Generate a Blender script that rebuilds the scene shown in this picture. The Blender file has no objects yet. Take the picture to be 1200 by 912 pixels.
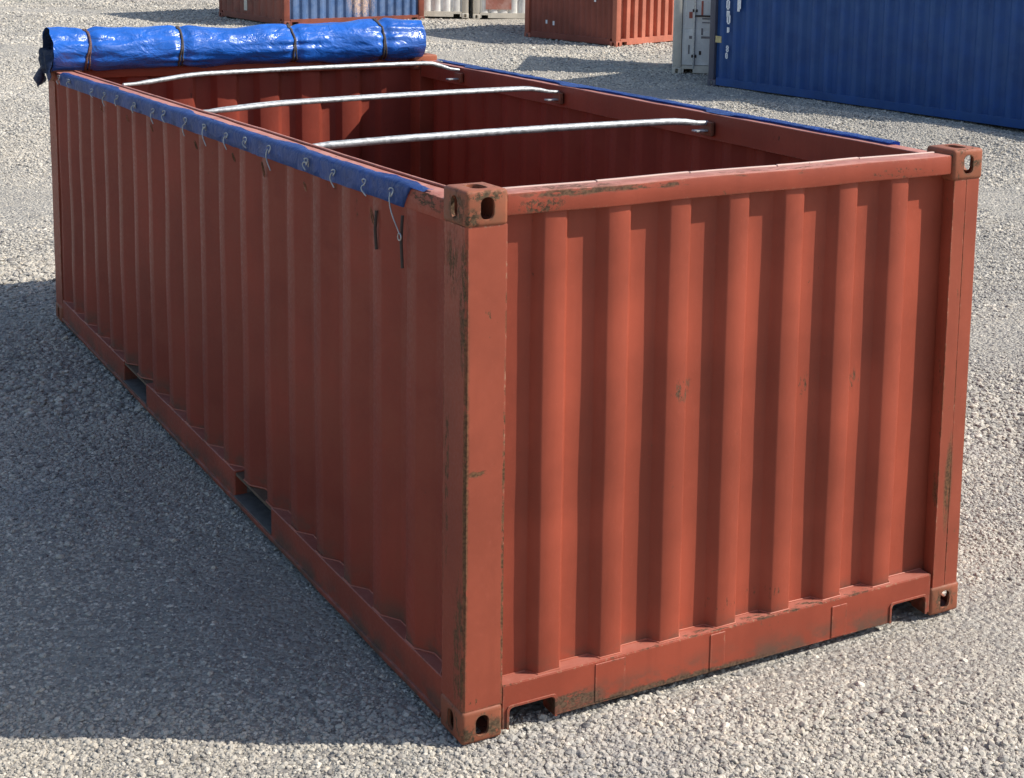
import bpy, bmesh, math, random
import numpy as np
from mathutils import Vector, Matrix, noise
random.seed(7); rng = np.random.default_rng(7)
S = bpy.context.scene
C = S.collection

# ------------------------------------------------------------------ camera
CAM = np.array([-2.2629, -5.1284, 3.2019]); YAW, PITCH, ROLL = .5599, .1697, .0329
FPX, PPX, PPY = 1865.14, 814.49, 191.82          # in pixels of the 1200 x 912 photograph
def cam_axes():
    cy, sy, cp, sp = math.cos(YAW), math.sin(YAW), math.cos(PITCH), math.sin(PITCH)
    f = np.array([sy*cp, cy*cp, -sp]); r = np.array([cy, -sy, 0]); u = np.cross(r, f)
    return r*math.cos(ROLL)+u*math.sin(ROLL), -r*math.sin(ROLL)+u*math.cos(ROLL), f
CR, CU, CF = cam_axes()
cd = bpy.data.cameras.new('camera'); cam = bpy.data.objects.new('camera', cd); C.objects.link(cam)
cd.sensor_fit = 'HORIZONTAL'; cd.sensor_width = 36; cd.lens = FPX/1200*36
cd.shift_x = (600-PPX)/1200; cd.shift_y = (PPY-456)/1200
cd.clip_start = .05; cd.clip_end = 3000
M = Matrix.Identity(4)
for i in range(3):
    M[i][0], M[i][1], M[i][2], M[i][3] = CR[i], CU[i], -CF[i], CAM[i]
cam.matrix_world = M
S.camera = cam
def ground_at(px, py, z=0.):
    d = CF + CR*(px-PPX)/FPX - CU*(py-PPY)/FPX
    return CAM + d*((z-CAM[2])/d[2])

# ------------------------------------------------------------------ light
SUN_AZ = math.radians(-31.3)      # direction towards the sun, from +X
SUN_EL = math.radians(43)
w = bpy.data.worlds.new('World'); S.world = w; w.use_nodes = True
nt = w.node_tree; nt.nodes.clear()
sky = nt.nodes.new('ShaderNodeTexSky'); sky.sky_type = 'NISHITA'; sky.sun_disc = False
sky.sun_elevation = SUN_EL; sky.sun_rotation = math.radians(90)-SUN_AZ
sky.air_density = 1.0; sky.dust_density = 1.2
bgn = nt.nodes.new('ShaderNodeBackground'); bgn.inputs[1].default_value = .12
wo = nt.nodes.new('ShaderNodeOutputWorld')
nt.links.new(sky.outputs[0], bgn.inputs[0]); nt.links.new(bgn.outputs[0], wo.inputs[0])
sl = bpy.data.lights.new('sun', 'SUN'); sl.energy = 4.2; sl.angle = math.radians(.5); sl.color = (1, .95, .87)
so = bpy.data.objects.new('sun', sl); C.objects.link(so)
sd = Vector((math.cos(SUN_AZ)*math.cos(SUN_EL), math.sin(SUN_AZ)*math.cos(SUN_EL), math.sin(SUN_EL)))
so.rotation_euler = sd.to_track_quat('Z', 'Y').to_euler(); so.location = sd*30
S.view_settings.view_transform = 'Standard'; S.view_settings.look = 'None'
S.view_settings.exposure = .45; S.view_settings.gamma = 1
S.render.engine = 'CYCLES'

# ------------------------------------------------------------------ materials
class NT:
    def __init__(s, name):
        s.m = bpy.data.materials.new(name); s.m.use_nodes = True; s.t = s.m.node_tree; s.t.nodes.clear()
        s.out = s.n('ShaderNodeOutputMaterial'); s.b = s.n('ShaderNodeBsdfPrincipled'); s.l(s.b.outputs[0], s.out.inputs[0])
        s.tc = s.n('ShaderNodeTexCoord').outputs['Object']
    def n(s, k, **kw):
        x = s.t.nodes.new(k)
        for a, v in kw.items(): setattr(x, a, v)
        return x
    def l(s, a, b): s.t.links.new(a, b)
    def put(s, v, sock):
        if hasattr(v, 'is_output'): s.l(v, sock)
        elif isinstance(v, tuple) and len(v) == 3 and sock.type == 'RGBA': sock.default_value = (*v, 1)
        else: sock.default_value = v
    def noise(s, scale=5, detail=4, rough=.55, sc=None, vec=None, dist=0, loc=(0, 0, 0)):
        v = vec or s.tc
        if sc or loc != (0, 0, 0):
            mp = s.n('ShaderNodeMapping'); mp.inputs[3].default_value = sc or (1, 1, 1); mp.inputs[1].default_value = loc
            s.l(v, mp.inputs[0]); v = mp.outputs[0]
        x = s.n('ShaderNodeTexNoise'); s.l(v, x.inputs['Vector'])
        x.inputs['Scale'].default_value = scale; x.inputs['Detail'].default_value = detail
        x.inputs['Roughness'].default_value = rough; x.inputs['Distortion'].default_value = dist
        return x.outputs[0]
    def voro(s, scale, feature='F1', vec=None, rnd=1., out='Distance'):
        x = s.n('ShaderNodeTexVoronoi', feature=feature); s.l(vec or s.tc, x.inputs['Vector'])
        x.inputs['Scale'].default_value = scale; x.inputs['Randomness'].default_value = rnd
        return x.outputs[out]
    def ramp(s, v, a, b, lo=0., hi=1.):
        x = s.n('ShaderNodeMapRange'); x.interpolation_type = 'SMOOTHSTEP'
        s.put(v, x.inputs[0]); x.inputs[1].default_value = a; x.inputs[2].default_value = b
        x.inputs[3].default_value = lo; x.inputs[4].default_value = hi
        return x.outputs[0]
    def math(s, op, a, b=0., c=0., clamp=False):
        x = s.n('ShaderNodeMath', operation=op, use_clamp=clamp)
        s.put(a, x.inputs[0]); s.put(b, x.inputs[1]); s.put(c, x.inputs[2])
        return x.outputs[0]
    def mix(s, f, a, b, mode='MIX'):
        x = s.n('ShaderNodeMix', data_type='RGBA', blend_type=mode)
        s.put(f, x.inputs[0]); s.put(a, x.inputs[6]); s.put(b, x.inputs[7])
        return x.outputs[2]
    def geo(s, o='Normal'): return s.n('ShaderNodeNewGeometry').outputs[o]
    def sep(s, v):
        x = s.n('ShaderNodeSeparateXYZ'); s.l(v, x.inputs[0]); return x.outputs
    def edge(s, r=.012):
        bv = s.n('ShaderNodeBevel', samples=4); bv.inputs[0].default_value = r
        d = s.n('ShaderNodeVectorMath', operation='DOT_PRODUCT'); s.l(bv.outputs[0], d.inputs[0]); s.l(s.geo('True Normal'), d.inputs[1])
        return s.math('SUBTRACT', 1., d.outputs['Value'])
    def spot(s, c, r):                      # soft ellipsoidal region mask round a place on the object
        mp = s.n('ShaderNodeMapping', vector_type='POINT')
        mp.inputs[3].default_value = tuple(1/a for a in r); mp.inputs[1].default_value = tuple(-b/a for a, b in zip(r, c))
        s.l(s.tc, mp.inputs[0]); ln = s.n('ShaderNodeVectorMath', operation='LENGTH'); s.l(mp.outputs[0], ln.inputs[0])
        return s.ramp(ln.outputs['Value'], 1., .35)
    def fin(s, col, rough=.5, bump=None, bs=.1, bd=.01, metal=0., spec=.5):
        s.put(col, s.b.inputs['Base Color']); s.put(rough, s.b.inputs['Roughness']); s.put(metal, s.b.inputs['Metallic'])
        s.b.inputs['Specular IOR Level'].default_value = spec
        if bump is not None:
            x = s.n('ShaderNodeBump'); x.inputs['Strength'].default_value = bs; x.inputs['Distance'].default_value = bd
            s.l(bump, x.inputs['Height']); s.l(x.outputs[0], s.b.inputs['Normal'])
        return s.m

def paint(name, col, wear=.5, edge=True, spots=(), rust=(.055, .029, .016), fade=(.52, .24, .185), fadeamt=.5, rough=.5, dirtz=None, sat=1., tint=None):
    t = NT(name)
    c = t.mix(t.ramp(t.noise(1.7, 5, .6), .35, .7), tuple(a*.82 for a in col), tuple(min(1, a*1.12) for a in col))
    st = t.noise(14, 4, .6, sc=(1, 1, .07))
    c = t.mix(t.ramp(st, .45, .75, 0, .35), c, tuple(a*.74 for a in col))
    fine = t.noise(60, 3, .6)
    c = t.mix(t.ramp(fine, .55, .8, 0, .3), c, tuple(min(1, a*1.25+.004) for a in col))
    if tint: c = t.mix(t.ramp(t.noise(3., 4, .7, loc=(3, 1, 2)), .42, .62, 0, .75), c, tint)
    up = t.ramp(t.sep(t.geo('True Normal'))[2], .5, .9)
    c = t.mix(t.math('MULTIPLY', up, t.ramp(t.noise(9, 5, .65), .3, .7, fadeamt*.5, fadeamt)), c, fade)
    n1 = t.noise(38, 6, .7, sc=(1, 1, .45)); n2 = t.noise(4.5, 4, .6, loc=(7, 3, 1))
    mask = t.math('MULTIPLY', t.ramp(n1, .66-.10*wear, .70-.08*wear), t.ramp(n2, .58-.12*wear, .66-.08*wear))
    if edge:
        e = t.ramp(t.edge(.016), .02, .22)
        em = t.math('MULTIPLY', e, t.ramp(t.math('ADD', t.math('MULTIPLY', n1, .5), t.math('MULTIPLY', n2, .5)), .56-.12*wear, .62-.12*wear))
        mask = t.math('MAXIMUM', mask, em)
        light = t.math('MULTIPLY', e, .35)
        c = t.mix(light, c, tuple(min(1, a*1.4+.03) for a in col))
        chip = t.math('MULTIPLY', t.ramp(e, .2, .6), t.ramp(t.noise(75, 6, .75, sc=(1, 1, .3), loc=(4, 4, 4)), .57-.03*wear, .60-.03*wear))
        c = t.mix(chip, c, (.40, .26, .165))
    for sp in spots:
        cc, rr = sp[0], sp[1]; th = sp[2] if len(sp) > 2 else .5
        sc = sp[3] if len(sp) > 3 else (1, 1, .35)
        m = t.math('MULTIPLY', t.spot(cc, rr), t.ramp(t.math('ADD', t.noise(46, 8, .75, sc=sc, loc=(cc[0]*3, 2, 1)), t.math('MULTIPLY', t.spot(cc, rr), .10)), th+.10, th+.16))
        mask = t.math('MAXIMUM', mask, m)
    if dirtz:
        z = t.sep(t.tc)[2]
        d = t.math('MULTIPLY', t.ramp(z, dirtz[1], dirtz[0]), t.ramp(t.noise(6, 6, .7, sc=(1, 1, 1.6)), .38, .62, 0, .85))
        c = t.mix(d, c, (.10, .065, .045))
    rc = t.mix(t.ramp(t.noise(90, 3), .35, .65), rust, tuple(a*2.3 for a in rust))
    c = t.mix(mask, c, rc)
    b = t.math('SUBTRACT', t.math('MULTIPLY', t.noise(25, 4, .6), .5), t.math('MULTIPLY', mask, .6))
    r = t.math('ADD', t.ramp(fine, .3, .7, rough-.07, rough+.1), t.math('MULTIPLY', mask, .3), clamp=True)
    return t.fin(c, r, b, .25, .003, spec=.28)

RED = (.288, .058, .031)
NLP = (0, 0, 0)
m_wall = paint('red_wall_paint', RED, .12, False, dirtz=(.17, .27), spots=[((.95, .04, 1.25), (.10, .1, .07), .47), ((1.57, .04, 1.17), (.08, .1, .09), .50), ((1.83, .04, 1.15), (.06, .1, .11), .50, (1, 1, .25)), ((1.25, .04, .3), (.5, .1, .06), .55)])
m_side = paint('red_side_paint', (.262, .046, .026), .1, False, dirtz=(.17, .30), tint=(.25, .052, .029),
               spots=[((.02, y, 1.88), (.1, .10, .16), .60, (1, 1, .2)) for y in (.45, .7, 1.1, 1.45, 2.2, 3.2)])
m_rail = paint('red_rail_paint', RED, .45, True, fadeamt=.8, fade=(.56, .27, .21),
               spots=[((.30, 0, 2.05), (.14, .12, .05), .47, (1, 1, 1)), ((.45, 0, 2.09), (.35, .12, .022), .42, (.35, 1, 1.3)), ((.75, 0, 2.09), (.3, .12, .018), .46, (.3, 1, 1.3)), ((.42, .06, 2.1), (.35, .08, .03), .49, (.4, 1, 1)), ((1.4, .05, 2.1), (.9, .08, .02), .50, (.3, 1, 1)), ((0, .35, 2.03), (.06, .28, .05), .48, (1, .4, 1)), ((2.0, 0, 2.06), (.3, .1, .04), .54, (1, 1, 1))])
m_sill = paint('red_sill_paint', RED, .35, True, dirtz=(.03, .15), rust=(.06, .036, .022),
               spots=[((.47, 0, .06), (.20, .1, .05), .43, (.6, 1, 1.2)), ((.9, 0, .022), (.9, .1, .03), .40, (.5, 1, 1.2)), ((1.3, 0, .20), (1.2, .1, .012), .50, (.4, 1, 1))])
m_post = paint('red_post_paint', (.30, .068, .037), .5, True, rust=(.07, .034, .016),
               spots=[((.003, 0, .95), (.022, .022, 1.25), .38), ((0, .03, .35), (.014, .10, .45), .46), ((0, .02, 1.7), (.02, .05, .4), .44), ((0, .16, 1.0), (.01, .03, .5), .47),
                      ((.02, .12, 1.85), (.05, .1, .22), .43), ((2.345, 0, .62), (.03, .05, .30), .36, (1, 1, .12)), ((2.28, 0, .6), (.02, .05, .2), .42, (1, 1, .2)), ((2.44, .0, 1.2), (.022, .06, 1.4), .36, (1, 1, .5)),
                      ((.055, 0, 1.06), (.07, .04, .018), .43, (.5, 1, 1.2)), ((.16, 0, .8), (.012, .04, 1.0), .44, (1, 1, .4))])
m_cast = paint('casting_paint', (.29, .088, .045), .9, True, rust=(.055, .035, .02), tint=(.19, .08, .042), fade=(.34, .14, .09), rough=.6,
               spots=[((0, .08, 2.05), (.02, .12, .1), .44, (1, 1, .6)), ((.08, 0, 2.10), (.12, .02, .035), .43, (1, 1, 1)), ((.02, 0, 2.02), (.05, .02, .06), .44, (1, 1, 1)), ((2.36, 0, 2.08), (.1, .02, .04), .44, (1, 1, 1)), ((.13, 0, .04), (.06, .02, .06), .40, (1, 1, 1)), ((.02, 0, .03), (.05, .03, .05), .42, (1, 1, 1)), ((2.36, 0, .07), (.1, .02, .08), .46, (1, 1, .5))])
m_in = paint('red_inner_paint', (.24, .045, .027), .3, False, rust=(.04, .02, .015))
m_bead = paint('weld_bead_paint', (.40, .11, .065), .2, False)
m_lip = paint('pale_highlight_lip', (.56, .36, .30), .3, False, fade=(.66, .50, .44))  # pale colour paints in the highlight on the front rail's inner edge
def simple(name, col, rough=.5, metal=0., scale=20, var=.2, bump=0.1, spec=.5):
    t = NT(name); n = t.noise(scale, 4, .6)
    return t.fin(t.mix(t.ramp(n, .3, .7), tuple(a*(1-var) for a in col), tuple(min(1, a*(1+var)) for a in col)), rough, n, bump, .003, metal, spec)
m_galv = (lambda t: t.fin(t.mix(t.ramp(t.noise(35, 4, .6), .35, .65), (.32, .33, .33), (.56, .57, .57)), t.ramp(t.noise(20, 3), .3, .7, .40, .62), t.noise(60, 3), .15, .003, .5))(NT('galvanised_steel'))
m_wire = simple('wire', (.48, .48, .46), .4, .6)
m_dark = simple('dark_steel', (.05, .035, .03), .6, .3)
m_rope = simple('worn_rope', (.06, .05, .048), .85, 0, 120, .5, .5)
m_ropeb = simple('brown_rope', (.12, .065, .055), .85, 0, 120, .5, .5)
m_deck = simple('deck_boards', (.12, .075, .045), .75)
m_pocket = simple('grey_pocket_plate', (.13, .115, .105), .65)
def tarpmat(name, col, rough):
    t = NT(name)
    n = t.noise(3.2, 6, .6, dist=1.2); n2 = t.noise(7, 4, .5, dist=1.6, sc=(1, 1.8, 1.8)); weave = t.noise(160, 2)
    c = t.mix(t.ramp(n, .3, .7), tuple(a*.8 for a in col), tuple(a*1.12 for a in col))
    c = t.mix(t.ramp(n2, .60, .82, 0, .3), c, tuple(min(1, a*1.1+.09) for a in col))
    b = t.math('ADD', t.math('MULTIPLY', n2, 1.), t.math('ADD', t.math('MULTIPLY', n, .8), t.math('MULTIPLY', weave, .04)))
    return t.fin(c, t.ramp(n2, .3, .7, rough-.06, rough+.12), b, .42, .035, spec=.7)
m_tarp = tarpmat('blue_tarpaulin', (.017, .12, .50), .26)
m_tarp_in = tarpmat('tarpaulin_underside', (.02, .035, .09), .5)
m_strip = tarpmat('blue_strip', (.05, .125, .42), .42)

# background container paints
b_blue = paint('weathered_navy_paint', (.020, .074, .245), .15, False, rust=(.05, .03, .02), fade=(.15, .22, .38), tint=(.030, .086, .235))
b_navypost = paint('grey_navy_post', (.10, .10, .13), .5, False)
b_blue2 = paint('faded_blue_paint', (.075, .14, .29), .3, False, tint=(.12, .18, .31), spots=[((2.0, 0, .6), (.5, .4, .7), .42)], rust=(.3, .22, .18))
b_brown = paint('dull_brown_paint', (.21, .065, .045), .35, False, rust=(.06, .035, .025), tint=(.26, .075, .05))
b_rb_lit = paint('red_brown_lit_paint', (.46, .15, .095), .3, False)  # sunlit copy of the red-brown paint, sunlight put into the colour
b_rb_shade = paint('red_brown_shade_paint', (.24, .068, .046), .25, False, rust=(.07, .03, .02))  # shaded copy of the same paint, shade put into the colour
b_white = paint('weathered_white_paint', (.86, .85, .80), .45, False, rust=(.18, .14, .11), fade=(.7, .7, .66), tint=(.76, .74, .68))
b_cream = paint('cream_paint', (.74, .69, .58), .5, False, rust=(.09, .05, .03), fade=(.7, .66, .58))
b_pink = paint('faded_red_panel_paint', (.50, .20, .15), .6, False, rust=(.6, .5, .42), tint=(.6, .38, .32))
b_mark = simple('white_marking', (.75, .77, .8), .6, 0, 40, .15)
b_yel = simple('yellow_marking', (.5, .42, .2), .6)
b_redm = simple('red_placard', (.45, .12, .08), .6)
b_grym = simple('grey_placard', (.22, .2, .2), .6)

# ------------------------------------------------------------------ mesh helpers
def link(name, bm, mat, parent=None, smooth=None, fn=None):
    if fn:
        for v in bm.verts: v.co = Vector(fn(*v.co))
    me = bpy.data.meshes.new(name); bmesh.ops.recalc_face_normals(bm, faces=bm.faces); bm.to_mesh(me); bm.free()
    for m in (mat if isinstance(mat, (list, tuple)) else [mat]): me.materials.append(m)
    o = bpy.data.objects.new(name, me); C.objects.link(o)
    if parent: o.parent = parent
    if smooth is not None:
        me.shade_smooth()
        if smooth < 3: me.set_sharp_from_angle(angle=smooth)
    return o
def empty(name, loc, rz=0, **kw):
    o = bpy.data.objects.new(name, None); C.objects.link(o); o.location = loc; o.rotation_euler = (0, 0, rz); o.empty_display_size = .3
    for k, v in kw.items(): o[k] = v
    return o
def tag(o, **kw):
    for k, v in kw.items(): o[k] = v
    return o
def box_bm(x0, x1, y0, y1, z0, z1, bev=0., seg=2, sub=0, wob=0., bm=None):
    own = bm is None
    b = bmesh.new()
    vs = [b.verts.new(p) for p in ((x0, y0, z0), (x1, y0, z0), (x1, y1, z0), (x0, y1, z0), (x0, y0, z1), (x1, y0, z1), (x1, y1, z1), (x0, y1, z1))]
    for f in ((0, 3, 2, 1), (4, 5, 6, 7), (0, 1, 5, 4), (1, 2, 6, 5), (2, 3, 7, 6), (3, 0, 4, 7)): b.faces.new([vs[i] for i in f])
    if bev: bmesh.ops.bevel(b, geom=b.edges[:], offset=bev, segments=seg, affect='EDGES', profile=.5)
    if sub:
        d = [x1-x0, y1-y0, z1-z0]; ax = d.index(max(d)); mid = ((x0+x1)/2, (y0+y1)/2, (z0+z1)/2)
        lo = (x0, y0, z0)[ax]
        for k in range(1, sub):
            p = list(mid); p[ax] = lo+d[ax]*k/sub; n = [0, 0, 0]; n[ax] = 1
            bmesh.ops.bisect_plane(b, geom=b.verts[:]+b.edges[:]+b.faces[:], plane_co=p, plane_no=n)
    if wob:
        for v in b.verts:
            q = v.co*3.1; v.co += Vector((noise.noise(q+Vector((9, 0, 0))), noise.noise(q+Vector((0, 17, 0))), noise.noise(q+Vector((0, 0, 31)))))*wob
    if own: return b
    me = bpy.data.meshes.new('t'); b.to_mesh(me); b.free(); bm.from_mesh(me); bpy.data.meshes.remove(me); return bm
def prism_bm(poly, axis, a, b, bev=0.):
    bm = bmesh.new()
    def P(u, v, w): return {'y': (u, w, v), 'x': (w, u, v), 'z': (u, v, w)}[axis]
    A = [bm.verts.new(P(u, v, a)) for u, v in poly]; B = [bm.verts.new(P(u, v, b)) for u, v in poly]
    n = len(poly); bm.faces.new(A); bm.faces.new(B[::-1])
    for i in range(n): bm.faces.new((A[i], B[i], B[(i+1) % n], A[(i+1) % n]))
    if bev: bmesh.ops.bevel(bm, geom=[e for e in bm.edges if e.calc_length() > bev*3], offset=bev, segments=2, affect='EDGES')
    return bm
def corrug_profile(s0, s1, first, pitch, outer, web, depth, n, d0=0.):
    """points (s, depth): outer flats start at first + k*pitch; recessed elsewhere"""
    p = [(s0, d0+depth)]
    for k in range(n):
        a = first+k*pitch
        for s, d in ((a-web, depth), (a, 0), (a+outer, 0), (a+outer+web, depth)):
            if s0+.002 < s < s1-.002: p.append((s, d0+d))
    p.append((s1, p[-1][1])); return p
def corrug_bm(prof, place, z0, z1, rows=20, th=.004, wob=.0025, seed=0):
    bm = bmesh.new(); G = [[], []]
    pts = []
    for (s, d), (s2, d2) in zip(prof, prof[1:]):     # soft folds
        pts.append((s, d))
    pts.append(prof[-1])
    r = []
    for i, (s, d) in enumerate(pts):
        if 0 < i < len(pts)-1:
            e = .006
            for q, f in ((pts[i-1], 1), (pts[i+1], 1)):
                L = math.hypot(q[0]-s, q[1]-d); k = min(e/L, .3) if L > 0 else 0
                r.append((s+(q[0]-s)*k, d+(q[1]-d)*k))
        else: r.append((s, d))
    for side in (0, 1):
        for j in range(rows+1):
            z = z0+(z1-z0)*j/rows; row = []
            for s, d in r:
                g = noise.noise(Vector((s*2.3+seed, z*1.6, d*4)))*wob*2+noise.noise(Vector((s*9, z*4, seed)))*wob*.6
                row.append(bm.verts.new(place(s, d+g+side*th, z)))
            G[side].append(row)
    for side in (0, 1):
        for j in range(rows):
            for i in range(len(r)-1):
                a = G[side]; bm.faces.new((a[j][i], a[j][i+1], a[j+1][i+1], a[j+1][i]))
    for j in range(rows):
        for i in (0, -1): bm.faces.new((G[0][j][i], G[0][j+1][i], G[1][j+1][i], G[1][j][i]))
    for i in range(len(r)-1):
        for j in (0, -1): bm.faces.new((G[0][j][i], G[0][j][i+1], G[1][j][i+1], G[1][j][i]))
    return bm
def tube_bm(pts, r, seg=8, bm=None, caps=True, flat=1.):
    bm = bm or bmesh.new(); pts = [Vector(p) for p in pts]; rings = []
    rr = r if isinstance(r, (list, tuple)) else [r]*len(pts)
    up = None
    for i, p in enumerate(pts):
        t = (pts[min(i+1, len(pts)-1)]-pts[max(i-1, 0)]).normalized()
        if up is None: up = t.orthogonal().normalized()
        up = (up-t*up.dot(t)).normalized(); sd_ = t.cross(up)
        rings.append([bm.verts.new(p+(up*math.cos(2*math.pi*k/seg)+sd_*math.sin(2*math.pi*k/seg)*flat)*rr[i]) for k in range(seg)])
    for a, b in zip(rings, rings[1:]):
        for k in range(seg): bm.faces.new((a[k], a[(k+1) % seg], b[(k+1) % seg], b[k]))
    if caps: bm.faces.new(rings[0][::-1]); bm.faces.new(rings[-1])
    return bm
def oblong(cx, cy, w, h, n=6):
    r = min(w, h)/2*.92; out = []
    for (sx, sy, a0) in ((1, 1, 0), (-1, 1, 90), (-1, -1, 180), (1, -1, 270)):
        for k in range(n):
            a = math.radians(a0+90*k/(n-1)); out.append((cx+sx*(w/2-r)+r*math.cos(a), cy+sy*(h/2-r)+r*math.sin(a)))
    return out
def casting_mesh(sx, sy, sz, side_hole=True, top=True, bev=.016):
    """corner casting, outer faces at x=0 (side), y=0 (end), hollow, with slots; z 0..sz. hole top if top"""
    a = bpy.data.meshes.new('a'); b = box_bm(0, sx, 0, sy, 0, sz, bev, 3); bmesh.ops.recalc_face_normals(b, faces=b.faces); b.to_mesh(a); b.free()
    o = bpy.data.objects.new('a', a); C.objects.link(o); tmp = []
    cuts = [box_bm(.014, sx-.014, .014, sy-.014, .014, sz-.014),
            prism_bm(oblong(sx*.5, sz*.5, .054, .083), 'y', -.05, .06),
            prism_bm(oblong(sy*.5, sz*.5, .054, .083), 'x', -.05, .06)]
    if top: cuts.append(prism_bm(oblong(sx*.5, sy*.5, .062, .11), 'z', sz-.05, sz+.05))
    else: cuts.append(prism_bm(oblong(sx*.5, sy*.5, .062, .11), 'z', -.05, .05))
    for cb in cuts:
        me = bpy.data.meshes.new('c'); bmesh.ops.recalc_face_normals(cb, faces=cb.faces); cb.to_mesh(me); cb.free()
        c = bpy.data.objects.new('c', me); C.objects.link(c); tmp.append(c)
        md = o.modifiers.new('b', 'BOOLEAN'); md.object = c; md.operation = 'DIFFERENCE'; md.solver = 'EXACT'
    dg = bpy.context.evaluated_depsgraph_get(); me = bpy.data.meshes.new_from_object(o.evaluated_get(dg))
    for c in tmp: bpy.data.objects.remove(c)
    bpy.data.objects.remove(o); return me

# ------------------------------------------------------------------ ground
def bank(x, y, a, b):                                # distance along / across the line a-b
    dx, dy = b[0]-a[0], b[1]-a[1]; L = math.hypot(dx, dy); dx /= L; dy /= L
    return (x-a[0])*dx+(y-a[1])*dy, -(x-a[0])*dy+(y-a[1])*dx
BLUE_A = ground_at(829, 99.5)[:2]; BLUE_B = ground_at(1200, 153)[:2]
def hgt(x, y):
    """ground height, numpy arrays"""
    s, d = bank(x, y, BLUE_A, BLUE_B)
    crest = .15*np.clip((s-.3)/2.2, 0, 1)*np.clip((14-s)/3, 0, 1)*(1+.15*np.sin(s*1.3)+.08*np.sin(s*3.3+1))
    h = crest*np.exp(-((-d-1.55-.12*np.sin(s*1.3))/.62)**2)
    far = np.clip((np.hypot(x-1.2, y-3.4)-5)/6, 0, 1)
    h = h+far*(.035*np.sin(x*.43+1.3)*np.cos(y*.37+.4)+.02*np.sin(x*1.1+y*.7))*np.clip((60-np.hypot(x, y))/20, 0, 1)
    near = (.008*np.sin(x*2.1+y*1.3)+.006*np.sin(x*4.7-y*3.1+2))
    inside = (np.clip(np.maximum(np.abs(x-1.22)-1.5, np.abs(y-3.4)-3.6)*3, 0, 1))
    return h+near*inside-.018
def axis(lo, hi, c, fine, ext, grow):
    p = [c]; st = fine
    while p[-1] < hi:
        if p[-1]-c > ext: st *= grow
        p.append(p[-1]+st)
    q = [c]; st = fine
    while q[-1] > lo:
        if c-q[-1] > ext: st *= grow
        q.append(q[-1]-st)
    return np.array(q[::-1][:-1]+p)
gx = axis(-400, 400, 6, .12, 12, 1.10); gy = axis(-200, 900, 10, .12, 16, 1.10)
GX, GY = np.meshgrid(gx, gy); GZ = hgt(GX, GY)
co = np.stack([GX, GY, GZ], -1).reshape(-1, 3)
nx, ny = len(gx), len(gy); idx = np.arange(nx*ny).reshape(ny, nx)
fa = np.stack([idx[:-1, :-1], idx[:-1, 1:], idx[1:, 1:], idx[1:, :-1]], -1).reshape(-1, 4)
me = bpy.data.meshes.new('ground'); me.vertices.add(len(co)); me.vertices.foreach_set('co', co.ravel())
me.loops.add(fa.size); me.loops.foreach_set('vertex_index', fa.ravel())
me.polygons.add(len(fa)); me.polygons.foreach_set('loop_start', np.arange(0, fa.size, 4)); me.polygons.foreach_set('loop_total', np.full(len(fa), 4))
me.update(); me.shade_smooth()
def ground_mat():
    t = NT('gravel_ground')
    v1 = t.voro(38); cell = t.voro(38, out='Color'); v2 = t.voro(13, vec=None); big = t.noise(.35, 5, .6); mid = t.noise(2.2, 6, .65); fine = t.noise(42, 6, .75)
    c = t.mix(t.ramp(big, .3, .7), (.53, .49, .415), (.61, .56, .47))
    c = t.mix(t.ramp(mid, .42, .68, 0, .6), c, (.45, .425, .385))
    c = t.mix(t.ramp(t.noise(.55, 5, .6), .46, .66, 0, .4), c, (.56, .50, .41)); sp = t.n('ShaderNodeSeparateColor'); t.l(cell, sp.inputs[0])
    c = t.mix(t.ramp(sp.outputs[0], .1, .9, 0, .6), c, (.33, .315, .30))
    c = t.mix(t.ramp(sp.outputs[1], .75, 1., 0, .7), c, (.68, .64, .56))
    c = t.mix(t.ramp(fine, .5, .8, 0, .45), c, (.30, .285, .265))
    h = t.math('ADD', t.math('MULTIPLY', v1, -1.), t.math('ADD', t.math('MULTIPLY', t.noise(9, 5, .7), 1.2), t.math('ADD', t.math('MULTIPLY', fine, .6), t.math('MULTIPLY', t.noise(110, 4, .7), .5))))
    return t.fin(c, .9, h, 1., .035, spec=.2)
me.materials.append(ground_mat())
g = bpy.data.objects.new('ground', me); C.objects.link(g); g['kind'] = 'structure'

# gravel stones (geometry-node instances)
protos = bpy.data.collections.new('stones')
t = NT('gravel_stone')
at = t.n('ShaderNodeAttribute', attribute_type='INSTANCER', attribute_name='tint')
cr = t.n('ShaderNodeValToRGB'); t.l(at.outputs['Fac'], cr.inputs[0])
el = cr.color_ramp.elements
el[0].position = 0; el[0].color = (.17, .16, .155, 1); el[1].position = 1; el[1].color = (.72, .66, .56, 1)
for p, c in ((.15, (.32, .305, .28)), (.45, (.46, .43, .37)), (.75, (.57, .52, .44)), (.93, (.64, .55, .42))):
    e = el.new(p); e.color = (*c, 1)
nn = t.noise(28, 4, .65)
wpos = t.geo('Position')
base = t.mix(t.ramp(nn, .4, .7, 0, .4), cr.outputs[0], (.47, .43, .37))
base = t.mix(t.ramp(t.noise(.55, 5, .6, vec=wpos), .46, .66, 0, .40), base, (.56, .50, .41))     # sandy dust lies in patches
base = t.mix(t.ramp(t.noise(.9, 4, .6, vec=wpos, loc=(9, 4, 0)), .55, .72, 0, .40), base, (.33, .325, .32))
m_stone = t.fin(base, .85, t.noise(60, 4), .5, .004, spec=.25)
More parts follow.
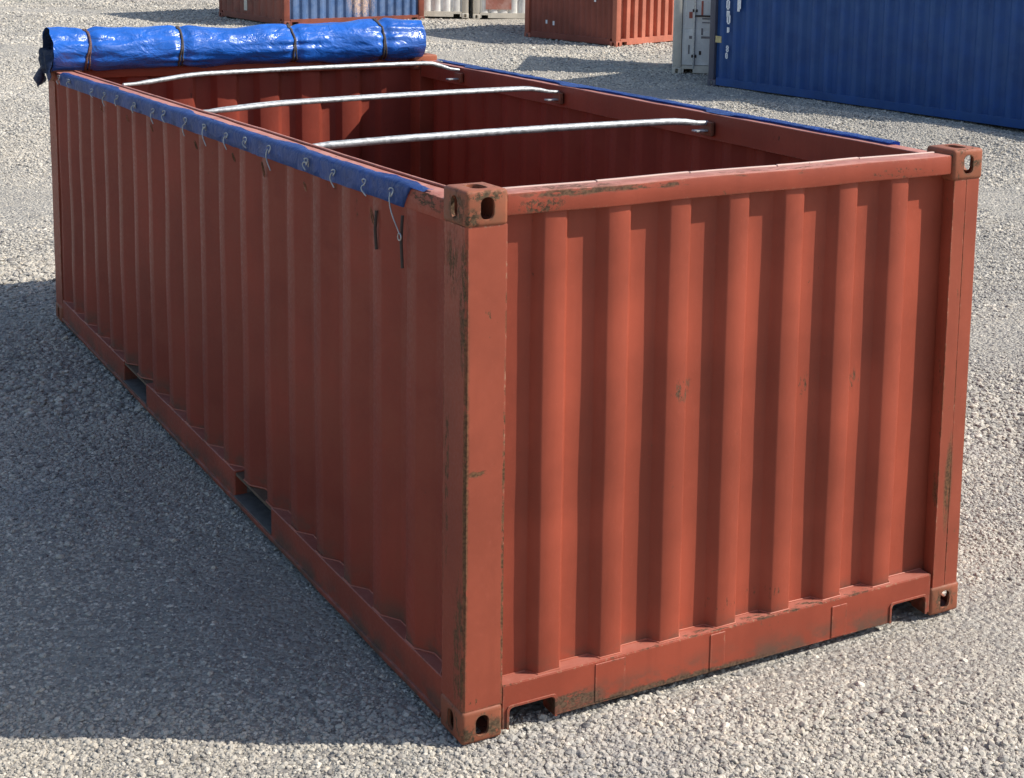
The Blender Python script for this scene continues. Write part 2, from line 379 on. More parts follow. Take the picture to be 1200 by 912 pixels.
for k in range(9):
    bm = bmesh.new(); bmesh.ops.create_icosphere(bm, subdivisions=1 if k % 4 else 2, radius=.5)
    sx, sy, sz = random.uniform(.9, 1.25), random.uniform(.65, .95), random.uniform(.4, .65)
    off = Vector((k*7.3, k*3.1, 0))
    for v in bm.verts:
        f = 1+.42*noise.noise(v.co*2.6+off)+.12*noise.noise(v.co*6+off)
        v.co = Vector((v.co.x*sx*f, v.co.y*sy*f, v.co.z*sz*f))
        if v.co.x > .42*sx: v.co.x = .42*sx
        if v.co.y < -.38*sy: v.co.y = -.38*sy
    mm = bpy.data.meshes.new('stone'); bm.to_mesh(mm); bm.free(); mm.materials.append(m_stone)
    o = bpy.data.objects.new('stone', mm); protos.objects.link(o)
def in_view(P, marg):
    d = P-CAM; z = d@CF; px = PPX+FPX*(d@CR)/z; py = PPY-FPX*(d@CU)/z
    return (z > .3) & (px > -marg) & (px < 1200+marg) & (py > -20) & (py < 912+marg), z
def scatter():
    out = []
    def add(n, x0, x1, y0, y1, zlo, zhi, size, marg):
        x = rng.uniform(x0, x1, n); y = rng.uniform(y0, y1, n); P = np.stack([x, y, hgt(x, y)], -1)
        ok, z = in_view(P, marg); ok &= (z >= zlo) & (z < zhi)
        ins = (np.abs(x-1.22) < 1.22-.06) & (y > .12) & (y < 6.7)
        ok &= ~(ins & (rng.random(n) > .0))
        P = P[ok]; m = len(P)
        s = size*np.exp(rng.normal(0, .36, m)); s = np.clip(s, size*.45, size*2.3)
        cl = np.sin(P[:, 0]*1.7+np.sin(P[:, 1]*1.3)*1.5)*np.cos(P[:, 1]*1.9+P[:, 0]*.6)
        s *= 1+.22*cl
        # patches of fines between the stones
        fines = np.sin(P[:, 0]*.9+2*np.sin(P[:, 1]*.7))+np.sin(P[:, 1]*1.25+P[:, 0]*.55)+rng.normal(0, .5, m)
        P[:, 2] += s*rng.uniform(-.14, .16, m)-s*.30*np.clip(fines-.2, 0, 1)
        tint = np.clip(rng.normal(.43, .23, m)+.08*cl, 0, 1); tint[rng.random(m) < .06] = 1; tint[rng.random(m) < .08] = 0
        out.append((P, s, tint))
    add(3000000, -9, 12, -4.5, 10, .3, 9.5, .0178, 130)
    add(1400000, -9, 16, 0, 20, 9.5, 17, .024, 100)
    add(1400000, -8, 26, 6, 34, 17, 29, .029, 60)
    add(700000, -8, 40, 20, 60, 29, 52, .045, 40)
    return [np.concatenate(a) for a in zip(*out)]
P, Sz, Ti = scatter()
n = len(P); print('stones', n)
me = bpy.data.meshes.new('gravel'); me.vertices.add(n); me.vertices.foreach_set('co', P.ravel())
def attr(name, ty, dat, key='value'):
    a = me.attributes.new(name, ty, 'POINT'); a.data.foreach_set(key, np.ascontiguousarray(dat, dtype=np.float32 if ty != 'INT' else np.int32).ravel())
attr('size', 'FLOAT', Sz); attr('tint', 'FLOAT', Ti)
rot = np.stack([rng.normal(0, .33, n), rng.normal(0, .33, n), rng.uniform(0, 6.28, n)], -1)
attr('rot', 'FLOAT_VECTOR', rot, 'vector'); attr('pick', 'INT', rng.integers(0, 9, n))
go = bpy.data.objects.new('gravel', me); C.objects.link(go); go['kind'] = 'stuff'
tag(go, label='loose grey and tan gravel covering the container yard', category='gravel')
ng = bpy.data.node_groups.new('gravel', 'GeometryNodeTree')
ng.interface.new_socket('Geometry', in_out='INPUT', socket_type='NodeSocketGeometry'); ng.interface.new_socket('Geometry', in_out='OUTPUT', socket_type='NodeSocketGeometry')
N = ng.nodes; gi = N.new('NodeGroupInput'); gout = N.new('NodeGroupOutput'); ip = N.new('GeometryNodeInstanceOnPoints')
ci = N.new('GeometryNodeCollectionInfo'); ci.inputs[0].default_value = protos; ci.inputs[1].default_value = True; ci.inputs[2].default_value = True
def na(nm, ty):
    x = N.new('GeometryNodeInputNamedAttribute'); x.data_type = ty; x.inputs[0].default_value = nm; return x.outputs[0]
er = N.new('FunctionNodeEulerToRotation')
L_ = ng.links.new
m2p = N.new('GeometryNodeMeshToPoints')
L_(gi.outputs[0], m2p.inputs[0]); L_(m2p.outputs[0], ip.inputs['Points']); L_(ci.outputs[0], ip.inputs['Instance']); ip.inputs['Pick Instance'].default_value = True
L_(na('pick', 'INT'), ip.inputs['Instance Index']); L_(na('rot', 'FLOAT_VECTOR'), er.inputs[0]); L_(er.outputs[0], ip.inputs['Rotation']); L_(na('size', 'FLOAT'), ip.inputs['Scale'])
L_(ip.outputs[0], gout.inputs[0])
go.modifiers.new('gravel', 'NODES').node_group = ng

# ------------------------------------------------------------------ the open-top container
W, L, H = 2.438, 6.8, 2.123
def warp(x, y, z):                                   # slightly wider and lower at the far end, as the real frame reads
    t = y/L
    k = 1-t
    return ((x/W)*(W+.438*t)-.219*t+.012*(x/W)*k*(.6-1.7*z/H), y, z*(1-.272/H*t)*(1+.009*(x/W)*k)*(1+.006*(1-x/W)*k)-.012*(1-x/W)*k)
root = empty('open_top_container', (0, 0, 0), label='large rust-red open-top shipping container with no roof, in the foreground', category='container')
def part(name, bm, mat, parent=root, smooth=math.radians(35)): return link(name, bm, mat, parent, smooth, warp)
CX, CY, CZ = .168, .20, .135
for top in (True, False):
    src = casting_mesh(CX, CY, CZ, top=top)
    for ex in (0, 1):
        for ey in (0, 1):
            b = bmesh.new(); b.from_mesh(src)
            for v in b.verts:
                v.co = Vector(((W-v.co.x+.004) if ex else v.co.x-.004, (L-v.co.y+.004) if ey else v.co.y-.004, v.co.z+(H-CZ if top else 0)))
            part('corner_casting', b, m_cast)
# posts
for ex in (0, 1):
    for ey in (0, 1):
        def mir(b):
            for v in b.verts:
                if ex: v.co.x = W-v.co.x
                if ey: v.co.y = L-v.co.y
            return b
        if not ex:
            poly = [(0, .010), (.010, 0), (.163, 0), (.163, .03), (.14, .055), (.12, .19), (.004, .19)]
        else:       # two-part section with a seam line down its face
            poly = [(.0, .012), (.012, 0), (.079, 0), (.081, .0035), (.083, 0), (.150, .0), (.158, .045), (.12, .19), (.004, .19)]
        b = bmesh.new()
        rows = 30
        R = []
        for j in range(rows+1):
            z = CZ-.003+(H-2*CZ+.006)*j/rows
            R.append([b.verts.new((u+.002*noise.noise(Vector((i*.4, z*2.2, ex*5+ey))), v+.002*noise.noise(Vector((i*.4+9, z*2.4, ex*5)))+.003, z)) for i, (u, v) in enumerate(poly)])
        k = len(poly)
        for j in range(rows):
            for i in range(k): b.faces.new((R[j][i], R[j][(i+1) % k], R[j+1][(i+1) % k], R[j+1][i]))
        b.faces.new(R[0]); b.faces.new(R[-1][::-1])
        part('corner_post', mir(b), m_post)
# end walls
prof = corrug_profile(.150, W-.140, .323, .272, .094, .028, .052, 7, .022)
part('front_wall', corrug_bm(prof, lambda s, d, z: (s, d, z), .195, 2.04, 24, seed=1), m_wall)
prof = corrug_profile(.150, W-.150, .323, .272, .094, .028, .052, 7, .022)
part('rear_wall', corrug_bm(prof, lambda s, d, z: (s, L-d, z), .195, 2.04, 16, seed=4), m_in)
# side walls: webs that face the near end centred on .425 + k*.3385
pitch, web, outer = .3385, .082, .088
first = .425+web/2-pitch
prof = corrug_profile(.185, L-.185, first, pitch, outer, web, .050, 21, .012)
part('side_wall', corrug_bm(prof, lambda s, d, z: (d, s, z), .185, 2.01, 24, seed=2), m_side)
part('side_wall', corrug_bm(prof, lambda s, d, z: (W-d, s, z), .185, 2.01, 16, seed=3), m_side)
# weld beads where the corrugated sheets stand on the sill and the rails
def bead(prof_, place, z):
    pts = [place(s, d-.002, z+.003*noise.noise(Vector((s*14, z, 0)))) for s, d in prof_]
    return tube_bm(pts, .0038, 5)
part('weld_bead', bead(prof, lambda s, d, z: (d, s, z), .193), m_bead)
part('weld_bead', bead(corrug_profile(.172, W-.172, .323, .272, .094, .028, .052, 7, .022), lambda s, d, z: (s, d, z), .2035), m_bead)
# front header and sill
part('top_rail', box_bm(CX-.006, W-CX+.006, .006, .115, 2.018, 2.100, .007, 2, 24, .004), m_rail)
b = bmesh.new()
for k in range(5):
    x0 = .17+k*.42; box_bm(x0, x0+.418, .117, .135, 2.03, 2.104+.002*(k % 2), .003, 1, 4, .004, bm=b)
part('rail_lip', b, m_lip)  # thin strip added to carry the painted edge highlight
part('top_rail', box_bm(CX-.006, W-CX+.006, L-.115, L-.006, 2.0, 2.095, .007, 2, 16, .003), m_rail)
x0, x1 = CX-.004, W-CX+.004
def rnd_notch(a, b_, zt, r=.018, rev=False):
    pts = [(a, .022)]+[(a+r-r*math.cos(t_), zt-r+r*math.sin(t_)) for t_ in (0, .4, .8, 1.2, 1.57)]+[(b_-r+r*math.sin(t_), zt-r+r*math.cos(t_)) for t_ in (0, .4, .8, 1.2, 1.57)]+[(b_, .022)]
    return pts
poly = [(x0, .022)]+rnd_notch(.192, .388, .108)+rnd_notch(2.052, 2.245, .108)+[(x1, .022), (x1, .202), (x0, .202)]
part('bottom_sill', prism_bm(poly, 'y', .002, .10, .003), m_sill)
poly = [(x0, .022), (x1, .022), (x1, .202), (x0, .202)]
part('bottom_sill', prism_bm(poly, 'y', L-.10, L-.002, .003), m_sill)
for pts in (rnd_notch(.192, .388, .108), rnd_notch(2.052, 2.245, .108)):
    b = bmesh.new()
    inn = pts; cx = sum(p[0] for p in pts)/len(pts)
    ou = [(p[0]+(.010 if p[0] > cx else -.010), p[1]+(.008 if p[1] > .03 else 0)) for p in pts]
    n_ = len(pts); V = [[b.verts.new((p[0], y, p[1])) for p in q] for q, y in ((inn, -.004), (ou, -.004), (ou, .004), (inn, .09))]
    for A_, B_ in ((0, 1), (1, 2), (0, 3)):
        for i in range(n_-1): b.faces.new((V[A_][i], V[A_][i+1], V[B_][i+1], V[B_][i]))
    part('notch_rim', b, m_sill)
for a, c, z0, z1 in ((.565, .70, .034, .192), (1.10, 1.172, .03, .19), (1.722, 1.802, .03, .172)):
    part('patch_plate', box_bm(a, c, -.0018, .003, z0, z1, .0012, 1, 0, .001), m_sill)
# side rails
for sx in (0, 1):
    def X(a, b): return (a, b) if not sx else (W-b, W-a)
    xa, xb = X(.004, .105)
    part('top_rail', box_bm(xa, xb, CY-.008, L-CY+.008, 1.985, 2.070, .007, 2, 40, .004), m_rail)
    xa, xb = X(.106, .122)
    part('rail_lip', box_bm(xa, xb, CY+.02, L-CY-.02, 1.93, 2.078, .003, 1, 30, .003), m_rail)
    segs = ((CY-.006, 2.16), (2.72, 4.40), (4.92, L-CY+.006))
    xa, xb = X(-.006, .095)
    part('rail_flange', box_bm(xa, xb, CY-.004, L-CY+.004, .022, .047, .004, 2, 40, .003), m_sill)
    for a, c in segs:
        xa, xb = X(.004, .08)
        part('bottom_rail', box_bm(xa, xb, a, c, .044, .192, .003, 1, 14, .002), m_sill)
    for k in range(2):
        pass
for a, c in ((2.16, 2.72), (4.40, 4.92)):
    b = box_bm(.0, W, a-.001, c+.001, .050, .056)
    box_bm(.012, W-.012, a-.006, a+.0, .058, .166, bm=b); box_bm(.012, W-.012, c+.0, c+.006, .058, .166, bm=b)
    part('fork_pocket', b, m_pocket)
part('deck', box_bm(.010, W-.010, .08, L-.08, .168, .1835), m_deck)
# lashing bars and rusty brackets just below the left rail
def loop(y, z, h, wd, r=.0028):
    pts = [(-.004-.006*math.sin(a)*1.0, y+wd*math.cos(a), z+h*math.sin(a)) for a in np.linspace(0, 2*math.pi, 13)]
    return tube_bm(pts, r, 5, caps=False)
for y, z, h in ((.86, 1.915, .045), (1.62, 1.93, .03), (2.18, 1.935, .05), (2.62, 1.94, .03), (3.25, 1.93, .032), (4.1, 1.93, .03), (4.62, 1.93, .03), (5.25, 1.93, .03)):
    part('lashing_ring', loop(y, z-.01, h*.75, .010), m_cast)
for y, z0, z1 in ((.835, 1.77, 1.93), (.575, 1.74, 1.95)):
    part('lashing_bracket', tube_bm([(.004, y, z1), (-.002, y-.006, z1-.05), (.0, y+.004, (z0+z1)/2), (.002, y-.004, z0)], .006, 6), m_dark)
for ex in (0, 1):      # bow brackets on the inner rail faces
    for yl, yr in ((2.04, 2.12), (3.66, 4.02), (5.25, 5.74)):
        y = yr if ex else yl; x = W-.13 if ex else .13
        part('bow_bracket', box_bm(min(x, x+(-.02 if ex else .02)), max(x, x+(-.02 if ex else .02)), y-.06, y+.06, 1.955, 2.035, .004, 1), m_cast)
        part('bow_socket', box_bm(min(x, x+(-.09 if ex else .09)), max(x, x+(-.09 if ex else .09)), y-.028, y+.028, 1.978, 1.990, .003, 1), m_galv)

# ------------------------------------------------------------------ roof bows (lie in their brackets)
bows = [(2.04, 2.12, 2.045, 'bright galvanised roof bow nearest the front, spanning the open container', (0,), .0195),
        (3.66, 4.02, 2.072, 'doubled pair of galvanised roof bow tubes across the middle of the open container', (-.027, .027), .0155),
        (5.25, 5.74, 2.125, 'galvanised roof bow nearest the rolled blue tarpaulin', (0,), .0175)]
for yl, yr, zt, lab, offs, r in bows:
    def path(o):
        pts = []
        for u in np.linspace(0, 1, 33):
            x = .115+u*(W-.255)
            e = min(u, 1-u)
            k = min(1, e/(.11 if u > .5 else .22)); z0 = (2.035+(zt-2.032)*.5) if u < .5 else 2.026+(zt-2.045)*.4; z = z0+(zt-z0)*(k*k*(3-2*k))+.010*math.sin(math.pi*u)
            sq = min(1, e/.10)
            pts.append((x, yl+(yr-yl)*u+o*sq, z))
        return pts
    rr = [r]*33
    for k in (0, 1, 31, 32): rr[k] = r*.72
    if len(offs) == 1:
        o = link('roof_bow', tube_bm(path(0), rr, 14), m_galv, None, 1.2, warp)
        tag(o, label=lab, category='roof bow', group='galvanised roof bows across the open container')
    else:
        e = empty('roof_bow', (0, 0, 0), label=lab, category='roof bow', group='galvanised roof bows across the open container')
        for f in offs: link('tube', tube_bm(path(f), rr, 14), m_galv, e, 1.2, warp)

# ------------------------------------------------------------------ rolled tarpaulin
TC = (6.70, 2.235)
straps = [.20, .75, 1.46, 2.05]
def troll(u, a):
    """u along 0..1 , a angle"""
    x = -.012+u*2.345
    sag = -.012*math.sin(math.pi*u)+.02*u
    r = .172+.008*math.sin(u*9)+.006*math.sin(u*23+1)
    for s in straps:
        d = abs(x-s); r -= .020*math.exp(-(d/.035)**2)
        pull = math.exp(-(d/.15)**2)
        r += .0085*pull*math.sin(a*9+noise.noise(Vector((a*1.3, s*5, 0)))*6)*min(1, d/.03+.25)
    q = Vector((x*2.6, math.cos(a)*.9, math.sin(a)*.9))
    r += .024*noise.noise(q)+.010*(1-abs(noise.noise(q*1.5+Vector((5, 0, 0))))*2.2)
    q2 = Vector((x*5+math.sin(a*2)*1.5, math.cos(a)*3-x*2, math.sin(a)*3+x*2))
    r += .0025*(1-abs(noise.noise(q2*.8))*2.5)
    fy = 1.0; sz = 1.0 if math.sin(a) > 0 else .93
    return (x+.012*noise.noise(Vector((a*2, 0, 3)))*(1 if u < .02 or u > .98 else 0), TC[0]+r*fy*math.cos(a), TC[1]+sag+r*sz*math.sin(a))
tr = empty('rolled_tarpaulin', (1.2, 6.7, 1.9), label='thick roll of glossy bright blue tarpaulin tied across the far end of the open container', category='tarpaulin')
def wpart(name, bm, mat, parent, smooth=1.2):
    o = link(name, bm, mat, parent, smooth, warp); o.matrix_parent_inverse = Matrix.Translation(parent.location).inverted(); return o
b = bmesh.new(); NU, NA = 300, 84; R = []
for i in range(NU+1):
    R.append([b.verts.new(troll(i/NU, 2*math.pi*k/NA)) for k in range(NA)])
for i in range(NU):
    for k in range(NA): b.faces.new((R[i][k], R[i][(k+1) % NA], R[i+1][(k+1) % NA], R[i+1][k]))
wpart('roll', b, m_tarp, tr, 3.1)
for xe, u in ((-.012, 0), (2.333, 1)):     # spiral layers seen at each end
    b = bmesh.new(); prev = None
    sgn = 1 if u == 0 else -1
    for k in range(0, 5*36+1):
        a = k/36*2*math.pi; base = troll(u, a)
        f = max(.04, .985-.19*k/36)
        y = TC[0]+(base[1]-TC[0])*f; z = base[2]-(base[2]-TC[1])*(1-f)
        p0 = b.verts.new((xe+sgn*(.003+.012*math.sin(k*.17)*(k > 20)), y, z)); p1 = b.verts.new((xe+sgn*.10, y, z))
        if prev: b.faces.new((prev[0], p0, p1, prev[1]))
        prev = (p0, p1)
    wpart('spiral_end', b, m_tarp_in, tr)
    b = bmesh.new(); vs = [b.verts.new((xe+sgn*.05, TC[0]+(troll(u, a)[1]-TC[0])*.95, TC[1]+(troll(u, a)[2]-TC[1])*.95)) for a in np.linspace(0, 2*math.pi, 32, endpoint=False)]
    b.faces.new(vs); wpart('end_core', b, m_tarp_in, tr)
for i, s in enumerate(straps):
    pts = []
    for a in np.linspace(0, 2*math.pi, 49):
        u = (s+.002+.012*math.sin(a+i)+.008*math.sin(3*a))/2.345; p = troll(u, a); c = Vector((p[0], TC[0], TC[1])); v = Vector(p)-c
        pts.append(c+v*1.03)
    bm = tube_bm(pts, .0075, 6, caps=False)
    pts2 = [p+Vector((.012+.01*math.sin(k*.25), 0, 0)) for k, p in enumerate(pts)]
    tube_bm(pts2, .006, 6, bm=bm, caps=False)
    wpart('tie_rope', bm, m_ropeb if i == 0 else m_rope, tr)
# loose flap hanging from the left end over the corner
b = bmesh.new(); R = []
for i in range(13):
    row = []
    for j in range(15):
        u, v = i/12, j/14
        y = 6.50+.34*u+.015*math.sin(v*7); z = 2.25-.27*v*(1-.28*math.sin(u*4.2)) ; x = -.022-.022*math.sin(v*2.6)+.018*math.sin(u*13+v*5)+.01*noise.noise(Vector((u*5, v*6, 0)))
        row.append(b.verts.new((x, y, z)))
    R.append(row)
for i in range(12):
    for j in range(14): b.faces.new((R[i][j], R[i+1][j], R[i+1][j+1], R[i][j+1]))
bmesh.ops.solidify(b, geom=b.faces[:], thickness=.008)
wpart('loose_flap', b, m_tarp_in, tr)
b = tube_bm([(-.045, 6.66, 2.12), (-.058, 6.70, 2.06), (-.066, 6.72, 2.01), (-.06, 6.73, 1.965)], [.010, .022, .032, .016], 9)
wpart('flap_bundle', b, m_tarp_in, tr)

# ------------------------------------------------------------------ blue strips lashed along both top rails
def strip(sx, y0, y1, lab):
    e = empty('tarpaulin_strip', (W*sx, y0, 1.99), label=lab, category='tarpaulin strip')
    b = bmesh.new(); R = []; n_ = 150
    sec = [(.004, 1.984), (-.006, 1.988), (-.007, 2.025), (-.008, 2.060), (-.003-(.006 if sx else 0), 2.074+(.008 if sx else 0)), (.012, 2.080+(.006 if sx else 0)), (.032, 2.0765+(.005 if sx else 0)), (.036, 2.0785+(.002 if sx else 0))]
    for i in range(n_+1):
        y = y0+(y1-y0)*i/n_; row = []
        w_ = 1+(1.6 if sx else 1.1)*sum(math.exp(-((y-c_)/.16)**4) for c_ in ((2.1, 4.0, 5.66) if sx else (.66, 1.9, 3.62, 5.2)))+.3*noise.noise(Vector((y*2.2, sx*7, 0)))
        for j, (x, z) in enumerate(sec):
            if not sx and y < .56: z = max(z, 1.984+(2.0745-1.984)*min(1, (.56-y)/.07))
            if j >= 5: x = .012+(x-.012)*w_*(1.5 if sx else 1)
            g = .0035*noise.noise(Vector((y*7, j*.6, sx*9)))+.0025*noise.noise(Vector((y*19, j, 3)))
            xx = x-(abs(g)+g)*.7 if j in (1, 2, 3) else x
            zz = z+(g*1.4 if j < 2 or j > 3 else 0)+(.0015 if j > 4 else 0)
            row.append(b.verts.new(((W-xx) if sx else xx, y, zz)))
        R.append(row)
    for i in range(n_):
        for j in range(len(sec)-1): b.faces.new((R[i][j], R[i][j+1], R[i+1][j+1], R[i+1][j]))
    bmesh.ops.solidify(b, geom=b.faces[:], thickness=.0025)
    wpart('band', b, m_strip, e)
    return e
sl_ = strip(0, .36, 6.38, 'narrow blue tarpaulin strip with wire hooks lashed along the left top rail')
sr_ = strip(1, .60, 6.50, 'narrow blue tarpaulin strip folded over the right top rail')
hooks = [6.36, 6.06, 5.43, 5.11, 4.80, 4.41, 4.01, 3.79, 3.385, 3.05, 2.69, 2.40, 2.06, 1.57, 1.248, .913, .637]
for i, y in enumerate(hooks):
    rnd = random.Random(i*13+2); pts = []
    zc = 2.035+rnd.uniform(-.006, .010); rr_ = rnd.uniform(.011, .017)
    a0 = rnd.uniform(-.5, .5)
    for a in np.linspace(a0+.2, a0+5.9, 11): pts.append((-.016-.004*math.sin(a*2), y+rr_*math.cos(a), zc+rr_*1.15*math.sin(a)))
    ln = rnd.uniform(.035, .075); dy = rnd.uniform(-.03, .02)
    if i == 16: ln, dy = .15, -.09
    if i in (12, 9): ln, dy = .10, -.035
    p = pts[-1]
    for k in range(1, 7):
        u = k/6; pts.append((-.018-.006*math.sin(u*3), p[1]+dy*u+.012*math.sin(u*4.5), p[2]-ln*u))
    bm = tube_bm(pts, .0027, 6)
    if i == 16:
        q = pts[-1]; tube_bm([(q[0], q[1]+.016*math.cos(a), q[2]-.012+.014*math.sin(a)) for a in np.linspace(0, 6.28, 10)], .003, 5, bm=bm, caps=False)
    if i % 4 == 1: tube_bm([(-.014, y+.03, zc+.012), (-.02, y+.01, zc-.004), (-.016, y-.03, zc+.004), (-.014, y-.02, zc-.02)], .0028, 5, bm=bm)
    wpart('wire_hook', bm, m_wire, sl_)

# ------------------------------------------------------------------ containers standing behind
BH = 2.591
cast_top = casting_mesh(.162, .178, .118, top=True, bev=.008); cast_bot = casting_mesh(.162, .178, .118, top=False, bev=.008)
def child(name, bm, mat, parent, smooth=math.radians(35)): return link(name, bm, mat, parent, smooth)
def back_container(name, corner, xdir, w_, l_, label, side=b_blue, end=None, post=None, rail=None, sideprof=(.278, .072, .068, .036), endprof=(.25, .11, .018, .045), doors=False, group=None, base=None, open_base=True):
    """local x along the seen end, local y away along the length; corner = near-left ground corner"""
    end = end or side; post = post or end; rail = rail or side
    e = empty(name, (corner[0], corner[1], float(hgt(np.array(corner[0]), np.array(corner[1])))-.0), xdir, label=label, category='container')
    e['group'] = 'closed shipping containers standing in the background'
    for top, src in ((1, cast_top), (0, cast_bot)):
        for ex in (0, 1):
            for ey in (0, 1):
                b = bmesh.new(); b.from_mesh(src)
                for v in b.verts: v.co = Vector(((w_-v.co.x+.003) if ex else v.co.x-.003, (l_-v.co.y+.003) if ey else v.co.y-.003, v.co.z+(BH-.118 if top else 0)))
                child('corner_casting', b, post, e)
                if top: child('corner_post', box_bm(*((.004, .15) if not ex else (w_-.15, w_-.004)), *((.004, .12) if not ey else (l_-.12, l_-.004)), .117, BH-.117, .008, 2), post, e)
    p, o, wb, d = sideprof; n_ = int((l_-.3)/p)
    pr = corrug_profile(.12, l_-.12, .2, p, o, wb, d, n_+1, .012)
    child('side_panel', corrug_bm(pr, lambda s, q, z: (q, s, z), .16, BH-.07, 6, seed=w_), side, e)
    child('side_panel', corrug_bm(pr, lambda s, q, z: (w_-q, s, z), .16, BH-.07, 6, seed=w_+3), side, e)
    for sx in (0, 1):
        xs = (.006, .06) if not sx else (w_-.06, w_-.006)
        child('bottom_rail', box_bm(*xs, .176, l_-.176, .035, .162, .004, 1, 8, .003), rail, e)
        child('top_rail', box_bm(*xs, .176, l_-.176, BH-.10, BH-.03, .004, 1), rail, e)
    p, o, wb, d = endprof; n_ = int((w_-.3)/p)
    pr = corrug_profile(.15, w_-.15, .15+(w_-.3-(n_-1)*p-o)/2, p, o, wb, d, n_, .015)
    child('end_panel', corrug_bm(pr, lambda s, q, z: (s, l_-q, z), .16, BH-.1, 4, seed=9), end, e)
    poly = [(.162, .03), (.2, .03), (.2, .10), (.36, .10), (.36, .03), (w_-.36, .03), (w_-.36, .10), (w_-.2, .10), (w_-.2, .03), (w_-.162, .03), (w_-.162, .158), (.162, .158)]
    child('bottom_sill', prism_bm(poly, 'y', .004, .08), post, e)
    child('bottom_sill', prism_bm([(.162, .03), (w_-.162, .03), (w_-.162, .158), (.162, .158)], 'y', l_-.08, l_-.004), post, e)
    child('top_rail', box_bm(.162, w_-.162, .004, .09, BH-.12, BH-.01, .004, 1), post, e)
    child('top_rail', box_bm(.162, w_-.162, l_-.09, l_-.004, BH-.12, BH-.01, .004, 1), post, e)
    child('roof', box_bm(.05, w_-.05, .05, l_-.05, BH-.05, BH-.02), side, e)
    if not doors: child('end_panel', corrug_bm(pr, lambda s, q, z: (s, q, z), .156, BH-.1, 8, seed=5), end, e)
    else:
        mid = w_/2
        for a, c in ((.152, mid-.006), (mid+.006, w_-.152)):
            dr = child('door', box_bm(a, c, .035, .075, .165, BH-.125, .006, 1, 6, .003), end, e)
            for k in range(4):   # recessed bands read as raised frames
                z0 = .25+k*.56; child('door_panel', box_bm(a+.06, c-.06, .027, .037, z0, z0+.50, .004, 1), end, dr)
            for x in (a+.22, c-.22):
                child('lock_rod', tube_bm([(x, .012, .10), (x, .012, BH-.13)], .017, 8), m_galv if doors == 1 else post, dr)
                for z in (.3, 1.1, 1.9): child('rod_guide', box_bm(x-.045, x+.045, .003, .034, z, z+.05, .004, 1), m_dark, dr)
            child('door_handle', box_bm(a+.22, c-.22, -.004, .010, 1.02, 1.05, .003, 1), m_dark, dr)
            child('gasket', box_bm(a-.003, a+.008, .028, .07, .17, BH-.13), m_dark, dr)
    return e
def glyph_bm(cells, cw, ch, place):
    """cells: rows of 5x7 dots turned into merged bars standing 2 mm proud"""
    bm = bmesh.new()
    for j, r_ in enumerate(cells):
        i = 0
        while i < len(r_):
            if r_[i] == '#':
                k = i
                while k < len(r_) and r_[k] == '#': k += 1
                q = [place(i*cw, -j*ch), place(k*cw, -j*ch), place(k*cw, -(j+1)*ch), place(i*cw, -(j+1)*ch)]
                vs = [bm.verts.new(p) for p in q]; bm.faces.new(vs); i = k
            else: i += 1
    return bm
def side_mark(parent, s, z, w_, h_, mat, face='side', name='marking', rows=None, depth=.010):
    rows = rows or ['#']
    cw, ch = w_/len(rows[0]), h_/len(rows)
    if face == 'side': pl = lambda a, b: (depth, s-a, z+b)
    elif face == 'right': pl = lambda a, b: (depth, s+a, z+b)
    else: pl = lambda a, b: (s+a, depth, z+b)
    bm = glyph_bm(rows, cw, ch, pl)
    r_ = bmesh.ops.extrude_face_region(bm, geom=bm.faces[:])
    for v in r_['geom']:
        if isinstance(v, bmesh.types.BMVert): v.co += Vector((-.004, 0, 0)) if face == 'side' else Vector((0, -.004, 0))
    return child(name, bm, mat, parent, None)

# 1 the big navy container on the right: its left long side faces us; local y runs away along its length
A = BLUE_A; B = BLUE_B; dirA = math.atan2(B[1]-A[1], B[0]-A[0])
LB = 12.19
far = (A[0]+math.cos(dirA)*LB, A[1]+math.sin(dirA)*LB)     # the end nearest the camera's right
big = back_container('shipping_container', far, dirA+math.pi/2, 2.438, LB, 'long navy blue shipping container with white vertical lettering at right behind a gravel bank',
                     b_blue, post=b_navypost, rail=b_blue, sideprof=(.278, .08, .055, .055))
def yb(px, py=40):   # local y on its side plane for a photo column
    d = CF+CR*(px-PPX)/FPX-CU*(py-PPY)/FPX; nrm = np.array([-math.sin(dirA), math.cos(dirA), 0]); p0 = np.array([A[0], A[1], 0])
    t_ = ((p0-CAM)@nrm)/(d@nrm); Q = CAM+d*t_; s = (Q[:2]-A)@np.array([math.cos(dirA), math.sin(dirA)]); return LB-s, Q[2]
G8 = ['.###.', '##.##', '##.##', '.###.', '##.##', '##.##', '.###.']; G6 = ['..##.', '.##..', '##...', '####.', '##.##', '##.##', '.###.']
GO = ['.###.', '##.##', '##.##', '##.##', '##.##', '##.##', '.###.']; GI = ['###', '###', '###', '###', '###', '##.']
PXM = abs(yb(851, 20)[0]-yb(856, 20)[0])
for px, py, h_, w_, g_ in ((853, 4, .17, 1., GO), (853, 15, .10, .9, GI), (853.5, 21, .17, 1.05, GO), (853, 34, .09, .7, GI), (852, 56, .11, .8, G8), (851, 64, .10, .7, GO), (866, 3, .26, 1., GI)):
    s, z = yb(px, py); side_mark(big, s+w_*PXM*.4, z+h_/2, w_*PXM*.8, h_, b_mark, 'side', rows=g_, depth=.010)
s, z = yb(842, 41); side_mark(big, s+.07, z, .13, .11, b_yel, 'side', depth=.010)

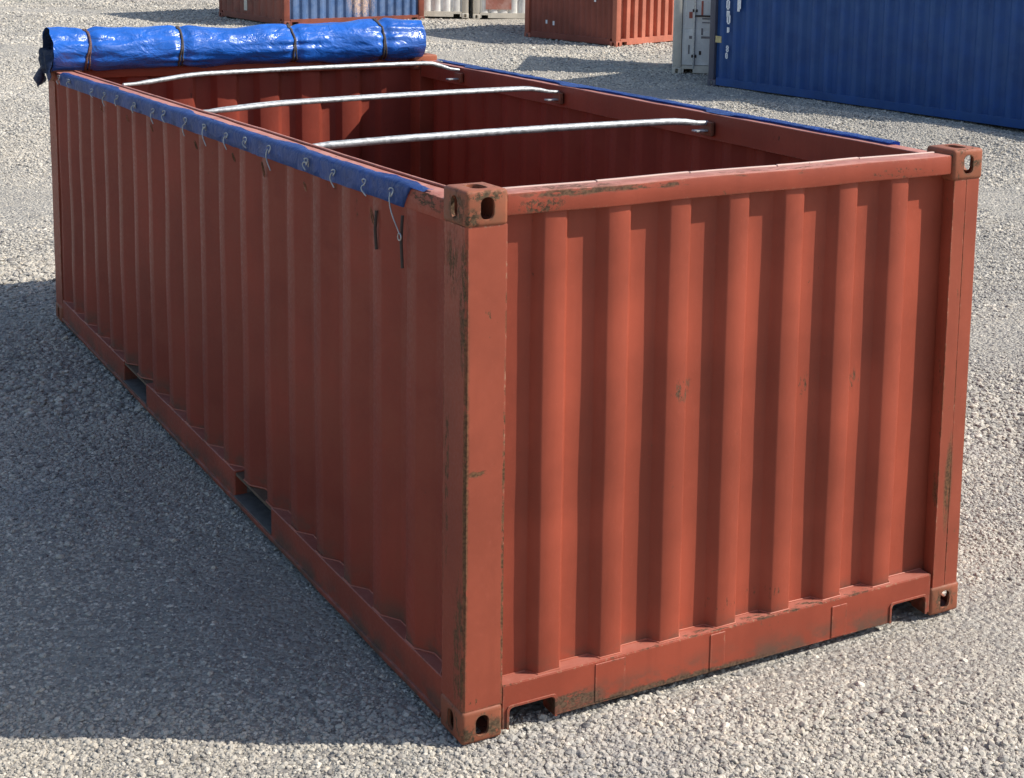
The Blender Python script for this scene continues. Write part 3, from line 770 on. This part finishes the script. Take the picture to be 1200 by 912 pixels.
# 2 white container behind its left end, doors towards us
wc = ground_at(787.5, 87.5); ray = math.atan2(wc[1]-CAM[1], wc[0]-CAM[0])
dW = ray-math.pi/2+.004
wh = back_container('shipping_container', wc[:2], dW, 2.438, 2.2, 'white shipping container with grimy double doors beside the left end of the navy container',
                    b_white, post=b_cream, doors=1)
for x, z, w_, h_, m_ in ((.27, 1.10, .06, .11, b_redm), (.28, .68, .05, .05, b_grym), (.27, .52, .025, .16, b_grym), (.48, 1.30, .035, .25, b_redm), (.50, 1.00, .16, .025, b_grym), (.50, .93, .14, .02, b_grym), (.49, .82, .03, .12, b_grym), (.49, .68, .16, .04, b_grym), (.46, .42, .04, .07, m_dark)):
    side_mark(wh, x, z, w_, h_, m_, 'end', 'placard', depth=.0255)

# 3 red-brown container in the middle distance
bc = ground_at(722, 53.5)
d3 = math.radians(22); ln3 = 2.55
# local x runs to the right along the lit face; the shaded face is the left side (local y)
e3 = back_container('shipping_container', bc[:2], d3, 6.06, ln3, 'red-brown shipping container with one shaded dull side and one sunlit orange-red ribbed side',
                    b_rb_shade, end=b_rb_lit, post=b_rb_lit, rail=b_rb_shade, sideprof=(.15, .045, .035, .03), endprof=(.262, .12, .02, .10))
for s, z, h_ in ((2.16, 1.95, .55), (.93, 2.0, .35), (.62, 1.65, .75), (1.75, .42, .09), (1.95, .43, .08)):
    side_mark(e3, s, z, .05, h_, b_mark, 'side', rows=['#', '.', '#', '#', '.', '#', '#', '.', '#'] if h_ > .2 else ['#'], depth=.010)

# 4 container behind the tarpaulin roll: dull brown end, faded blue long side
c4 = ground_at(333, 29.5); d4 = math.radians(13)
e4 = back_container('shipping_container', c4[:2], d4, 3.72, 2.9, 'faded blue shipping container with a dull brown shaded end behind the tarpaulin roll',
                    b_brown, end=b_blue2, post=b_brown, rail=b_brown, sideprof=(.30, .2, .03, .012), endprof=(.225, .09, .03, .045))
for s, z, w_, h_, m_ in ((1.75, BH-.2, .14, 2.15, b_cream), (1.15, BH-.3, .34, 1.35, b_pink)):
    side_mark(e4, s, z, w_, h_, m_, 'side', 'pale_panel', depth=.012)

# 5, 6 white containers at the back
c5 = ground_at(549, 21.5); ray = math.atan2(c5[1]-CAM[1], c5[0]-CAM[0]); d5 = ray-math.pi/2+math.radians(5)
p5 = (c5[0]-2.438*math.cos(d5), c5[1]-2.438*math.sin(d5))
e5 = back_container('shipping_container', p5, d5, 2.438, 6.06, 'cream white shipping container seen end-on, left one of the two pale ones at the back', b_white, post=b_cream, endprof=(.235, .13, .03, .045))
c6 = ground_at(554.5, 21.2)
e6 = back_container('shipping_container', c6[:2], d5, 2.438, 6.06, 'white shipping container with a faded red patch on its ribbed end, far back', b_white, post=b_cream, endprof=(.235, .13, .03, .045))
side_mark(e6, .30, BH-.1, .62, 2.25, b_pink, 'end', 'faded_patch', depth=.012)
for m in bpy.data.materials: pass
